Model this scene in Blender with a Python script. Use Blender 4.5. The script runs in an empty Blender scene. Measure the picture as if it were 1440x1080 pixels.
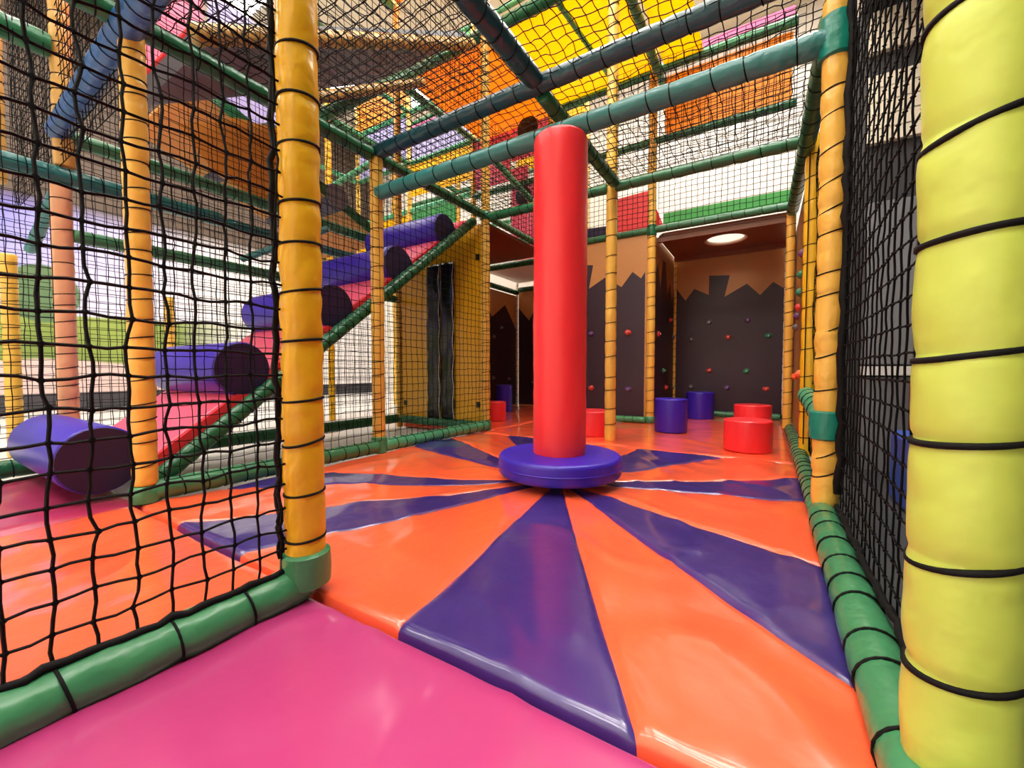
import bpy, math, random
import numpy as np
from mathutils import Vector, noise

# ------------------------------------------------------------------ camera, world, exposure
S = bpy.context.scene
COL = S.collection
HC = 0.53                                   # lens height above the mats
YAW, PITCH, FPX = math.radians(31.97), math.radians(-1.98), 576.0
cam = bpy.data.cameras.new('camera'); cam.sensor_width = 36.0; cam.lens = FPX / 1440 * 36.0
cam.clip_start = 0.02; cam.clip_end = 60
camo = bpy.data.objects.new('camera', cam); COL.objects.link(camo)
camo.location = (0, 0, HC); camo.rotation_euler = (math.pi / 2 + PITCH, 0, YAW)
S.camera = camo
w = bpy.data.worlds.new('world'); S.world = w; w.use_nodes = True
w.node_tree.nodes['Background'].inputs[0].default_value = (0.8, 0.85, 1.0, 1)
w.node_tree.nodes['Background'].inputs[1].default_value = 0.25
S.view_settings.view_transform = 'Standard'; S.view_settings.look = 'None'
S.view_settings.gamma = 1.0; S.view_settings.use_curve_mapping = False
S.view_settings.exposure = 0.35
LAMP = 11.0                                  # ceiling panel emission

# the frame's grid of posts, metres
XR, XM, XL, XLL, XF, XG = 0.175, -0.95, -2.1, -3.18, -4.3, -5.4
Y0, Y1, Y2, Y3, YB = 0.57, 1.76, 2.93, 4.18, 5.25
ZR, ZT = 1.86, 3.4                           # arena roof net / first deck, second deck

# pixel (1440x1080) -> point on a known plane
_c, _s = math.cos(YAW), math.sin(YAW)
_fw = np.array([-_s * math.cos(PITCH), _c * math.cos(PITCH), math.sin(PITCH)])
_rt = np.array([_c, _s, 0.0]); _up = np.cross(_rt, _fw); _o = np.array([0, 0, HC])
def ray(px, py): return _fw + (px - 720) / FPX * _rt - (py - 540) / FPX * _up
def at_x(px, py, X): d = ray(px, py); return _o + d * (X / d[0])
def at_y(px, py, Y): d = ray(px, py); return _o + d * (Y / d[1])
def at_z(px, py, Z): d = ray(px, py); return _o + d * ((Z - HC) / d[2])

# ------------------------------------------------------------------ materials
def lin(c): return tuple((v / 255 / 12.92) if v / 255 <= .04045 else ((v / 255 + .055) / 1.055) ** 2.4 for v in c)
def mat(name, rgb, rough=.45, bump=0., bscale=30., bdist=.01, var=0., spec=.5, metal=0., coat=0., emit=0.):
    m = bpy.data.materials.new(name); m.use_nodes = True; nt = m.node_tree; b = nt.nodes['Principled BSDF']
    c = lin(rgb)
    b.inputs['Base Color'].default_value = (*c, 1); b.inputs['Roughness'].default_value = rough
    b.inputs['Metallic'].default_value = metal; b.inputs['Specular IOR Level'].default_value = spec
    b.inputs['Coat Weight'].default_value = coat; b.inputs['Coat Roughness'].default_value = .12
    if emit:
        b.inputs['Emission Color'].default_value = (*c, 1); b.inputs['Emission Strength'].default_value = emit
    if bump or var:
        tc = nt.nodes.new('ShaderNodeTexCoord'); nz = nt.nodes.new('ShaderNodeTexNoise')
        nz.inputs['Scale'].default_value = bscale; nz.inputs['Detail'].default_value = 3
        nt.links.new(tc.outputs['Object'], nz.inputs['Vector'])
        if bump:
            bp = nt.nodes.new('ShaderNodeBump'); bp.inputs['Strength'].default_value = bump; bp.inputs['Distance'].default_value = bdist
            nt.links.new(nz.outputs['Fac'], bp.inputs['Height']); nt.links.new(bp.outputs['Normal'], b.inputs['Normal'])
        if var:
            n2 = nt.nodes.new('ShaderNodeTexNoise'); n2.inputs['Scale'].default_value = bscale * .3
            nt.links.new(tc.outputs['Object'], n2.inputs['Vector'])
            mx = nt.nodes.new('ShaderNodeMix'); mx.data_type = 'RGBA'
            mx.inputs[6].default_value = (*[v * (1 - var) for v in c], 1); mx.inputs[7].default_value = (*[min(1, v * (1 + var)) for v in c], 1)
            nt.links.new(n2.outputs['Fac'], mx.inputs[0]); nt.links.new(mx.outputs[2], b.inputs['Base Color'])
    return m
V = dict(rough=.28, bump=.5, bscale=13, bdist=.02, var=.14)
M = {
 'gold': mat('golden vinyl', (238, 186, 30), **V), 'amber': mat('amber vinyl', (233, 184, 78), **V),
 'tan': mat('tan vinyl', (206, 160, 84), **V), 'peach': mat('peach vinyl', (228, 170, 128), **V),
 'lime': mat('lime vinyl', (196, 216, 92), rough=.34, bump=.3, bscale=13, bdist=.02, var=.08),
 'green': mat('green vinyl', (66, 136, 92), **V), 'dgreen': mat('dark green vinyl', (34, 104, 66), **V),
 'teal': mat('teal vinyl', (46, 120, 118), **V), 'dteal': mat('dark teal vinyl', (24, 70, 80), **V),
 'turq': mat('turquoise vinyl', (22, 128, 110), **V), 'blue': mat('blue vinyl', (44, 92, 150), **V),
 'mint': mat('mint vinyl', (86, 178, 130), **V),
 'orange': mat('orange mat vinyl', (250, 96, 56), rough=.32, bump=.5, bscale=9, bdist=.014, var=.06, coat=1.),
 'purple': mat('purple mat vinyl', (54, 36, 116), rough=.32, bump=.5, bscale=9, bdist=.014, var=.06, coat=1.),
 'pink': mat('pink mat vinyl', (178, 54, 116), rough=.34, bump=.35, bscale=8, var=.06, coat=.6),
 'rose': mat('rose mat vinyl', (164, 44, 80), rough=.30, bump=.10, bscale=6, var=.06, coat=.2),
 'red': mat('red vinyl', (240, 50, 58), rough=.33, bump=.08, bscale=9, var=.04),
 'rampred': mat('ramp red vinyl', (236, 52, 62), rough=.35, bump=.08, bscale=9, var=.05),
 'ramppink': mat('ramp pink vinyl', (240, 92, 120), rough=.35, bump=.08, bscale=9, var=.05),
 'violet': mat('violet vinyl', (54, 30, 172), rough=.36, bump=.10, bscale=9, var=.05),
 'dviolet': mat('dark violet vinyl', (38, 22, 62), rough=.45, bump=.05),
 'cord': mat('black cord', (8, 7, 8), rough=.75, spec=.25), 'net': mat('black net twine', (5, 5, 6), rough=.85, spec=.2),
 'wcord': mat('white cord', (225, 222, 215), rough=.7),
 'board': mat('tan painted board', (186, 132, 74), rough=.42, bump=.05, bscale=40, var=.06),
 'brown': mat('brown deck board', (124, 66, 36), rough=.30, bump=.05, bscale=30, var=.10),
 'mountain': mat('plum black wall paint', (48, 30, 46), rough=.42, bump=.05, bscale=50, var=.05),
 'yboard': mat('yellow plastic board', (226, 166, 22), rough=.30, bump=.06, bscale=8, var=.05),
 
 'black': mat('black pvc', (14, 14, 17), rough=.22, bump=.3, bscale=9), 'blk': mat('black rubber', (14, 13, 14), rough=.5),
 'white': mat('white paint', (222, 216, 206), rough=.6), 'cream': mat('cream paint', (238, 230, 210), rough=.6),
 'hgreen': mat('bright green board', (60, 168, 74), rough=.4, var=.05),
 'bpink': mat('pink board', (240, 150, 176), rough=.4, var=.05), 'magenta': mat('magenta vinyl', (196, 70, 130), rough=.4),
 'lilac': mat('lilac board', (184, 180, 222), rough=.45), 'greyb': mat('grey board', (128, 132, 138), rough=.5, var=.08),
 'hold_r': mat('red hold', (214, 64, 60), rough=.5), 'hold_g': mat('green hold', (50, 138, 100), rough=.5),
 'hold_p': mat('purple hold', (98, 60, 118), rough=.5), 'hold_k': mat('grey hold', (92, 96, 104), rough=.5), 'hold_o': mat('orange hold', (240, 110, 60), rough=.5),
 'steel': mat('steel', (190, 190, 190), rough=.3, metal=1.), 'floor': mat('hall floor', (206, 203, 200), rough=.35, var=.06, bscale=4),
 'dgrey': mat('dark grey panel', (62, 62, 66), rough=.6, var=.08, bscale=6), 'lamp': mat('lamp diffuser', (255, 250, 242), emit=LAMP),
 'flood': mat('flood lens', (255, 248, 236), emit=150.), 'lampw': mat('lamp frame', (235, 235, 235), rough=.5), 'dred': mat('dark red panel', (120, 34, 40), rough=.5), 'bluemat': mat('blue pad', (58, 92, 196), rough=.4),
}
def thin_mat(name, rgb, k=.55):
    m = mat(name, rgb, rough=.4); nt = m.node_tree; b = nt.nodes['Principled BSDF']; tr = nt.nodes.new('ShaderNodeBsdfTranslucent'); tr.inputs[0].default_value = (*lin(rgb), 1)
    mx = nt.nodes.new('ShaderNodeMixShader'); mx.inputs[0].default_value = k; out = nt.nodes['Material Output']
    nt.links.new(b.outputs[0], mx.inputs[1]); nt.links.new(tr.outputs[0], mx.inputs[2]); nt.links.new(mx.outputs[0], out.inputs['Surface']); return m
M['ydeck'] = thin_mat('bright yellow sheet', (255, 212, 24)); M['odeck'] = thin_mat('orange yellow sheet', (250, 176, 52)); M['tpink'] = thin_mat('pink sheet', (246, 150, 180)); M['tlilac'] = thin_mat('lilac sheet', (196, 192, 232)); M['tgrey'] = thin_mat('grey sheet', (150, 158, 166)); M['ttan'] = thin_mat('tan sheet', (222, 172, 96)); M['tmint'] = thin_mat('mint sheet', (120, 206, 150))
def mural_mat():
    m = bpy.data.materials.new('mural'); m.use_nodes = True; nt = m.node_tree; b = nt.nodes['Principled BSDF']; b.inputs['Roughness'].default_value = .6
    L = nt.links.new; N = nt.nodes.new
    tc = N('ShaderNodeTexCoord'); sep = N('ShaderNodeSeparateXYZ'); L(tc.outputs['Object'], sep.inputs[0])
    nz = N('ShaderNodeTexNoise'); nz.inputs['Scale'].default_value = .55; nz.inputs['Detail'].default_value = 1; L(tc.outputs['Object'], nz.inputs['Vector'])
    def math_(op, a, c):
        n = N('ShaderNodeMath'); n.operation = op
        for k, v in enumerate((a, c)):
            if isinstance(v, (int, float)): n.inputs[k].default_value = v
            else: L(v, n.inputs[k])
        return n.outputs[0]
    def mix(f, a, c):
        n = N('ShaderNodeMix'); n.data_type = 'RGBA'; L(f, n.inputs[0])
        for k, v in ((6, a), (7, c)):
            if isinstance(v, tuple): n.inputs[k].default_value = (*lin(v), 1)
            else: L(v, n.inputs[k])
        return n.outputs[2]
    def ramp(x, a, c):
        n = N('ShaderNodeMapRange'); L(x, n.inputs[0]); n.inputs[1].default_value = a; n.inputs[2].default_value = c; return n.outputs[0]
    zz = math_('ADD', sep.outputs[2], math_('MULTIPLY', math_('SUBTRACT', nz.outputs['Fac'], .5), .5))
    sky = mix(ramp(sep.outputs[2], 1.3, 3.0), (186, 184, 226), (104, 100, 214))
    sky = mix(ramp(sep.outputs[1], 1.0, 3.6), sky, (226, 222, 226))
    hill = mix(ramp(nz.outputs['Fac'], .4, .6), (108, 128, 58), (140, 158, 74))
    path = mix(ramp(zz, .62, .66), (206, 180, 176), hill)
    hz = mix(ramp(sep.outputs[1], .2, .9), hill, path)
    out = mix(ramp(zz, 1.36, 1.40), hz, sky)
    # one round dark-green bush on the horizon
    bush = math_('ADD', math_('POWER', math_('MULTIPLY', math_('SUBTRACT', sep.outputs[1], 1.45), 2.6), 2.), math_('POWER', math_('MULTIPLY', math_('SUBTRACT', sep.outputs[2], 1.62), 2.4), 2.))
    out = mix(ramp(bush, .9, 1.05), (84, 112, 74), out)
    out = mix(ramp(sep.outputs[1], 3.0, 4.3), out, (228, 224, 224))
    out = mix(ramp(sep.outputs[2], 2.7, 3.0), out, (84, 68, 56))
    out = mix(ramp(sep.outputs[2], .18, .2), (56, 54, 60), out)
    L(out, b.inputs['Base Color']); return m
M['mural'] = mural_mat()

# ------------------------------------------------------------------ mesh helpers
def mk_mesh(name, v, quads=None, faces=None, smooth=True):
    me = bpy.data.meshes.new(name)
    v = np.asarray(v, dtype=np.float32).reshape(-1, 3)
    if quads is not None:
        q = np.asarray(quads, dtype=np.int32).reshape(-1, 4)
        me.vertices.add(len(v)); me.vertices.foreach_set('co', v.ravel())
        me.loops.add(q.size); me.loops.foreach_set('vertex_index', q.ravel())
        me.polygons.add(len(q)); me.polygons.foreach_set('loop_start', np.arange(0, q.size, 4, dtype=np.int32))
        me.polygons.foreach_set('use_smooth', np.full(len(q), smooth))
        me.update(calc_edges=True)
    else:
        me.from_pydata([tuple(p) for p in v], [], [list(f) for f in faces])
        me.polygons.foreach_set('use_smooth', [smooth] * len(me.polygons)); me.update()
    return me
def tag(o, label, cat, group=None, kind=None):
    o['label'] = label; o['category'] = cat
    if group: o['group'] = group
    if kind: o['kind'] = kind
    return o
BASE = {}
def base_of(o):
    while o is not None:
        if o.name in BASE: return BASE[o.name]
        o = o.parent
    return np.zeros(3)
def thing(name, label, cat, loc, group=None):
    o = bpy.data.objects.new(name, None); o.empty_display_size = .1; COL.objects.link(o); o.location = tuple(loc)
    BASE[o.name] = np.array(loc, float); o['kind'] = 'thing'; return tag(o, label, cat, group)
class MB:
    """collects world-space geometry of one part"""
    def __init__(s): s.v = []; s.f = []
    def add(s, v, f):
        n = len(s.v); s.v += [tuple(p) for p in v]; s.f += [[i + n for i in q] for q in f]; return s
    def cuboid(s, c, size, ux=(1, 0, 0), uy=(0, 1, 0), uz=(0, 0, 1)):
        c = np.array(c, float); ux, uy, uz = (np.array(u, float) for u in (ux, uy, uz)); h = np.array(size) / 2
        v = [c + ux * h[0] * i + uy * h[1] * j + uz * h[2] * k for i in (-1, 1) for j in (-1, 1) for k in (-1, 1)]
        return s.add(v, [(0, 1, 3, 2), (4, 6, 7, 5), (0, 4, 5, 1), (2, 3, 7, 6), (0, 2, 6, 4), (1, 5, 7, 3)])
    def span(s, x0, x1, y0, y1, z0, z1): return s.cuboid(((x0 + x1) / 2, (y0 + y1) / 2, (z0 + z1) / 2), (abs(x1 - x0), abs(y1 - y0), abs(z1 - z0)))
    def revolve(s, p0, p1, prof, sides=16, wob=0., seed=0):
        p0 = np.array(p0, float); p1 = np.array(p1, float); a = p1 - p0; L = np.linalg.norm(a); a /= L
        t = np.array([0, 0, 1.]) if abs(a[2]) < .9 else np.array([0, 1., 0]); u = np.cross(t, a); u /= np.linalg.norm(u); w_ = np.cross(a, u)
        v = []; f = []
        for i, (d, r) in enumerate(prof):
            for k in range(sides):
                th = 2 * math.pi * k / sides; rr = r
                if wob: 
                    q = p0 + a * d + (u * math.cos(th) + w_ * math.sin(th)) * r
                    rr += wob * noise.noise(Vector(q * 22) + Vector((seed, 0, 0)))
                v.append(p0 + a * d + (u * math.cos(th) + w_ * math.sin(th)) * rr)
        for i in range(len(prof) - 1):
            for k in range(sides):
                k2 = (k + 1) % sides; f.append((i * sides + k, i * sides + k2, (i + 1) * sides + k2, (i + 1) * sides + k))
        n = len(prof); f.append(tuple(reversed(range(sides)))); f.append(tuple(range((n - 1) * sides, n * sides)))
        return s.add(v, f)
    def ring(s, c, axis, R, r, tilt=0., sides=18, minor=5):
        a = np.array(axis, float); a /= np.linalg.norm(a)
        t = np.array([0, 0, 1.]) if abs(a[2]) < .9 else np.array([0, 1., 0]); u = np.cross(t, a); u /= np.linalg.norm(u); w_ = np.cross(a, u); c = np.array(c, float)
        v = []; f = []
        for k in range(sides):
            th = 2 * math.pi * k / sides; rad = u * math.cos(th) + w_ * math.sin(th); off = a * tilt * math.cos(th + .7)
            for m in range(minor):
                ph = 2 * math.pi * m / minor; v.append(c + off + rad * (R + r * math.cos(ph)) + a * r * math.sin(ph))
        for k in range(sides):
            for m in range(minor):
                k2 = (k + 1) % sides; m2 = (m + 1) % minor; f.append((k * minor + m, k2 * minor + m, k2 * minor + m2, k * minor + m2))
        return s.add(v, f)
    def tube(s, pts, r, sides=5):
        pts = [np.array(p, float) for p in pts]; v = []; f = []; n = len(pts)
        for i, p in enumerate(pts):
            d = pts[min(i + 1, n - 1)] - pts[max(i - 1, 0)]; d /= np.linalg.norm(d) + 1e-9
            t = np.array([0, 0, 1.]) if abs(d[2]) < .9 else np.array([0, 1., 0]); u = np.cross(t, d); u /= np.linalg.norm(u); w_ = np.cross(d, u)
            v += [p + (u * math.cos(2 * math.pi * k / sides) + w_ * math.sin(2 * math.pi * k / sides)) * r for k in range(sides)]
        for i in range(n - 1):
            for k in range(sides):
                k2 = (k + 1) % sides; f.append((i * sides + k, i * sides + k2, (i + 1) * sides + k2, (i + 1) * sides + k))
        f.append(tuple(reversed(range(sides)))); f.append(tuple(range((n - 1) * sides, n * sides)))
        return s.add(v, f)
    def prism(s, poly, off):
        """closed planar polygon (3-D points) thickened by vector off"""
        n = len(poly); poly = [np.array(p, float) for p in poly]; off = np.array(off, float)
        return s.add(poly + [p + off for p in poly], [tuple(range(n)), tuple(reversed(range(n, 2 * n)))] + [(i, i + n, (i + 1) % n + n, (i + 1) % n) for i in range(n)])
    def build(s, name, m, parent=None, smooth=False, bevel=0., auto=None):
        v = np.array(s.v, float) - (base_of(parent) if parent is not None else 0)
        me = mk_mesh(name, v, faces=s.f, smooth=smooth); me.materials.append(M[m] if isinstance(m, str) else m)
        o = bpy.data.objects.new(name, me); COL.objects.link(o)
        if parent is not None: o.parent = parent
        if auto is not None: me.set_sharp_from_angle(angle=math.radians(auto))
        if bevel:
            b = o.modifiers.new('bevel', 'BEVEL'); b.width = bevel; b.segments = 2; b.limit_method = 'ANGLE'
        return o
def quad_obj(name, v, q, m, parent=None):
    v = np.asarray(v, float).reshape(-1, 3) - (base_of(parent) if parent is not None else 0)
    me = mk_mesh(name, v, quads=q); me.materials.append(M[m]); o = bpy.data.objects.new(name, me); COL.objects.link(o)
    if parent is not None: o.parent = parent
    return o
def struct(o): o['kind'] = 'structure'; return o

# ------------------------------------------------------------------ the hall
HX0, HX1, HY0, HY1, HZ = -8.8, 2.3, -3.6, 7.6, 6.0
struct(MB().span(HX0, HX1, HY0, HY1, -.16, -.06).build('floor', 'floor'))
struct(MB().span(HX0, HX1, HY0, HY1, HZ, HZ + .1).build('ceiling', 'cream'))
struct(MB().span(HX0 - .1, HX0, HY0, HY1, -.06, HZ).build('wall_left', 'mural'))
struct(MB().span(HX0, HX1, HY1, HY1 + .1, -.06, HZ).build('wall_back', 'white'))
struct(MB().span(HX0, HX1, HY0 - .1, HY0, -.06, HZ).build('wall_front', 'cream'))
struct(MB().span(HX1, HX1 + .1, HY0, HY1, -.06, HZ).build('wall_right', 'dgrey'))

LP = [(x, y) for x in (-6.2, -3.9, -1.6, .1) for y in (-2.0, .5, 2.6)] + [(-1.6, 5.3), (.1, 5.3), (-6.6, 5.6)]
for x, y in LP:
    t = thing('ceiling_light', 'square white light panel on the hall ceiling', 'light', (x, y, HZ), 'light panels on the hall ceiling')
    MB().span(x - .8, x + .8, y - .8, y + .8, HZ - .06, HZ - .002).build('frame', 'lampw', t)
    MB().span(x - .75, x + .75, y - .75, y + .75, HZ - .068, HZ - .061).build('diffuser', 'lamp', t)

t = thing('flood_light', 'small bright square floodlight on the ceiling near the right wall', 'light', (.2, 3.7, HZ))
MB().span(0, .4, 3.5, 3.9, HZ - .14, HZ - .002).build('housing', 'dgrey', t)
MB().span(.03, .37, 3.53, 3.87, HZ - .15, HZ - .142).build('lens', 'flood', t)

# ------------------------------------------------------------------ padded posts and beams
def padded(name, label, cat, p0, p1, r, m, pitch=.11, seed=0, group=None, sides=14, wob=.0022, cuffs=(), tilt=.008, cordr=.0026, rings=5, puff=.035):
    rnd = random.Random(seed * 7 + 3); p0 = np.array(p0, float); p1 = np.array(p1, float); L = np.linalg.norm(p1 - p0); a = (p1 - p0) / L
    n = max(1, round(L / pitch)); cuts = [0] + [(i + rnd.uniform(-.18, .18)) * L / n for i in range(1, n)] + [L]
    prof = []
    for i in range(n):
        s, e = cuts[i], cuts[i + 1]; l = e - s
        prof += [(s + .002, r * .95)] if i else [(0, r * .80), (.004, r * .95)]
        for k in range(1, rings): 
            f = k / rings; prof.append((s + l * f, r * (.97 + puff * math.sin(math.pi * f) ** .6)))
        prof += [(e - .002, r * .95)] if i < n - 1 else [(L - .004, r * .95), (L, r * .80)]
    t = thing(name, label, cat, p0 if p0[2] <= p1[2] else p1, group)
    MB().revolve(p0, p1, prof, sides, wob, seed).build('foam_sleeve', m, t, smooth=True, auto=50)
    cb = MB()
    if n > 1:                                   # one cord: a turn at each pinch, then up the hidden side to the next
        tz = np.array([0, 0, 1.]) if abs(a[2]) < .9 else np.array([0, 1., 0]); u = np.cross(tz, a); u /= np.linalg.norm(u); w_ = np.cross(a, u); R = r * .955 + .0012; pts = []
        hid = np.array([p0[0], p0[1], p0[2] - HC]); hid -= a * np.dot(hid, a); th0 = math.atan2(np.dot(hid, w_), np.dot(hid, u)); ns = max(12, sides)
        for c in cuts[1:-1]:
            tl = tilt * rnd.uniform(.3, 1.2)
            for k in range(ns + 1):
                th = th0 + 2 * math.pi * k / ns; pts.append(p0 + a * (c + tl * math.cos(th - th0 + 1.2)) + (u * math.cos(th) + w_ * math.sin(th)) * R)
        cb.tube(pts, cordr, 5).build('lashing_cord', 'cord', t, smooth=True)
    for (c0, c1, rr, cm) in cuffs:
        q0 = p0 + a * c0; q1 = p0 + a * c1; l = c1 - c0
        MB().revolve(q0, q1, [(0, rr * .8), (.006, rr * .98), (l * .5, rr * 1.03), (l - .006, rr * .98), (l, rr * .8)], sides, .002, seed + 5).build('corner_sleeve', cm, t, smooth=True, auto=50)
    return t
def post(label, x, y, z0, z1, r=.04, m='amber', **k): return padded('padded_post', label, 'post', (x, y, z0), (x, y, z1), r, m, **k)
def upper_label(p, q, m, r):
    c = {'mint': 'mint', 'green': 'green', 'dgreen': 'dark green'}[m]; z = (p[2] + q[2]) / 2
    st = 'low over the alcove deck' if z < 2.3 else 'at rail height of the second storey' if z < 3 else 'at the second deck' if z < 3.7 else 'at rail height of the third storey' if z < 4.5 else 'along the very top'
    way = 'sloping' if abs(p[2] - q[2]) > .1 else 'cross' if abs(p[1] - q[1]) < .2 else 'lengthwise'
    row = 'behind the yellow board' if max(p[1], q[1]) < 3.2 else 'in the middle row' if max(p[1], q[1]) < 4.5 else 'in the rear row'
    return ('slim ' if r < .033 else 'thick ' if r > .045 else '') + f'{c} padded {way} beam {st}, {row}'
def beam(label, p0, p1, r=.038, m='green', **k): return padded('padded_beam', label, 'beam', p0, p1, r, m, **k)

# posts that carry the arena
post('golden padded post at the corner where pink mat, orange mats and left net meet', -.925, .555, .02, 3.3, .044, 'gold', seed=1, sides=24, wob=.004, rings=9, pitch=.115, cordr=.0032,
     cuffs=[(0, .085, .055, 'green')])
post('amber padded post beside the lowest violet roller of the ramp', XL, .60, .07, ZR - .04, .041, 'amber', seed=2, sides=18, pitch=.085, wob=.003, rings=7, cuffs=[(-.07, .0, .052, 'green')])
post('amber padded post halfway along the ramp, carrying the left end of the teal bar', XL, Y1, .02, ZR, .040, 'amber', seed=3, pitch=.118, sides=16, cuffs=[(-.02, .085, .05, 'green')])
post('amber padded post beside the yellow board with the black flaps', XL, Y2, .02, 4.4, .039, 'amber', seed=4, pitch=.085, cuffs=[(-.02, .07, .047, 'green'), (1.8, 1.88, .046, 'dgreen')])
post('amber padded post standing on the orange mat right behind the red column', -.985, 2.95, 0, 4.6, .040, 'amber', seed=5, pitch=.125)
post('amber padded post at the corner of the climbing recess, behind the purple stool', -.99, Y3, .0, 4.6, .040, 'amber', seed=6, pitch=.115, cuffs=[(0.0, .07, .047, 'green'), (1.84, 1.95, .047, 'dgreen')])
post('amber padded post on the right carrying the turquoise end of the teal bar', XR, Y1, .06, 2.9, .039, 'amber', seed=7, sides=18, pitch=.10, wob=.003, rings=7, tilt=.02, puff=.06, cuffs=[(.23, .33, .05, 'turq'), (1.50, 1.64, .052, 'turq')])
post('golden padded post with a cord down its length beside the amber right-hand post', .205, Y2, .03, ZR, .045, 'gold', seed=8, sides=16, pitch=.12)
post('slim amber padded post at the front of the edge-on climbing board', .145, Y3, .03, ZR, .034, 'amber', seed=9, pitch=.11)
MB().tube([(.180, Y2 - .042, .1), (.178, Y2 - .046, .9), (.180, Y2 - .042, ZR - .03)], .003).build('lashing_cord', 'cord', bpy.data.objects['padded_post.007'])
lm = post('lime green padded post wound with thick black cord at the entrance', .192, .655, -.05, 2.0, .0475, 'lime', seed=11, sides=36, wob=.0025, rings=12, pitch=.118, tilt=.012, cordr=.0042, puff=.07)
# floor and frame beams of the arena
beam('green padded floor beam between pink entry mat and the near orange mat', (-.93, -.9, .026), (-.93, Y0 - .02, .026), .044, 'green', seed=20, sides=18, pitch=.13, wob=.003)
beam('green padded floor beam below the lower half of the roller ramp', (XL + .01, .62, .045), (XL + .01, Y1 - .03, .045), .042, 'green', seed=21, pitch=.085)
beam('green padded floor beam from the mid ramp post to the yellow board', (XL + .01, Y1 + .03, .045), (XL + .01, Y2 - .02, .045), .042, 'mint', seed=22, pitch=.085)
beam('green padded floor beam along the right net, running past the lime post', (.165, -.2, .04), (.165, Y1 - .03, .04), .042, 'green', seed=23, sides=18, pitch=.115, wob=.003)
beam('green padded floor beam under the right wall beside the red stools', (.165, Y1 + .03, .035), (.165, YB - .05, .035), .038, 'green', seed=24, pitch=.1)
beam('short mint padded rail low on the right wall below the golden post', (.19, Y2 - .05, .39), (.175, Y1 + .03, .365), .045, 'mint', seed=25, pitch=.2)
beam('teal padded bar across the arena above the red column', (XL + .02, Y1, 1.63), (XR, Y1, 1.63), .042, 'teal', seed=26, sides=18, pitch=.125, wob=.002, rings=7)
beam('dark teal padded beam of the net roof above the teal bar', (XL, Y1, 1.885), (XR, Y1, 1.885), .042, 'dteal', seed=27, sides=16, pitch=.115)
beam('dark green padded roof beam over the nearer half of the ramp side', (XL, .2, ZR), (XL, Y1 - .04, ZR), .042, 'dgreen', seed=28, sides=16, pitch=.1)
beam('green padded roof beam over the farther half of the ramp side', (XL, Y1 + .04, ZR), (XL, Y2 - .04, ZR), .036, 'dgreen', seed=29, pitch=.1)
beam('dark teal padded roof beam running over the arena towards the dark teal cross beam', (XM, -.3, 1.885), (XM, Y1 - .04, 1.885), .045, 'dteal', seed=30, sides=18, pitch=.115)
beam('dark green padded roof beam running on behind the dark teal cross beam', (XM, Y1 + .04, ZR), (XM, Y2 - .03, ZR), .038, 'dgreen', seed=31, pitch=.11)
beam('dark green padded roof beam from the yellow board post to behind the red column', (XL + .04, Y2, 1.845), (XM - .06, Y2, 1.845), .036, 'dgreen', seed=32, pitch=.1)
beam('dark green padded roof beam from behind the red column to the right wall', (XM, Y2, 1.845), (XR, Y2, 1.845), .036, 'dgreen', seed=33, pitch=.12)
beam('dark green padded roof beam along the top of the right wall', (.17, Y1 + .05, 1.74), (.15, Y3, 1.85), .042, 'dgreen', seed=34, pitch=.14)
beam('green padded deck edge over the climbing recess', (XM - .02, Y3, 1.90), (.15, Y3, 1.90), .034, 'dgreen', seed=35, pitch=.11)
beam('green padded deck edge over the climbing board behind the red column', (XL + .03, Y3, 1.90), (XM - .07, Y3, 1.90), .034, 'dgreen', seed=36, pitch=.13)
beam('green padded deck edge over the open side of the dark alcove', (XL + .01, Y2 + .05, 1.86), (XL + .01, Y3, 1.86), .03, 'green', seed=37, pitch=.07)
beam('green padded sloping beam along the open side of the roller ramp', (XL - .085, .64, .045), (XL - .085, Y2 - .06, 1.815), .038, 'dgreen', seed=38, pitch=.07)
beam('green padded floor beam below the climbing board behind the column', (XL, Y3 - .036, .03), (XM - .08, Y3 - .036, .03), .032, 'green', seed=39, pitch=.1)
beam('green padded floor beam below the back climbing board', (XM + .03, YB - .075, .03), (.12, YB - .075, .03), .032, 'green', seed=40, pitch=.1)
# left bay
post('peach padded post behind the lowest violet roller', XLL, .60, -.02, 1.50, .043, 'peach', seed=50, sides=16, pitch=.08)
post('tan padded post standing above the blue beam at the left', XLL, .62, 1.60, 4.4, .043, 'tan', seed=51, pitch=.08)
post('slim amber padded post at the far edge of the yellow board', XLL, Y2, -.05, 4.4, .036, 'amber', seed=52, pitch=.09)
post('slim amber post in front of the painted hills, beside the white wall area', XG, 1.78, -.06, 1.3, .045, 'amber', seed=53, pitch=.1)
post('slim amber post in front of the painted hills, farthest from the ramp', XF, .56, -.06, 1.3, .04, 'amber', seed=54, pitch=.08)
post('slim golden post seen below the ramp against the white hall', XF, Y2, -.06, 4.4, .036, 'gold', seed=55, pitch=.1)
post('slim golden post seen just beside the mid ramp post against the white hall', XG, 4.9, -.06, 4.4, .04, 'gold', seed=57, pitch=.1)
post('tan padded post of the far left bay above the blue beam', -3.75, .45, 1.6, 4.4, .05, 'tan', seed=56, pitch=.09)
beam('blue padded beam sloping away at the upper left over the lowest roller', (-1.55, .57, 1.84), (XLL - .02, .60, 1.78), .05, 'blue', seed=60, sides=16, pitch=.085)
beam('teal padded beam along the far side of the ramp, above the painted sky', (XLL, -.6, 1.555), (XLL, 1.35, 1.55), .045, 'teal', seed=61, pitch=.12)
beam('green padded beam along the far side of the ramp at roof height', (XLL, .62, 1.765), (XLL, Y2 - .05, 1.745), .04, 'green', seed=62, pitch=.09)
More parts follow.
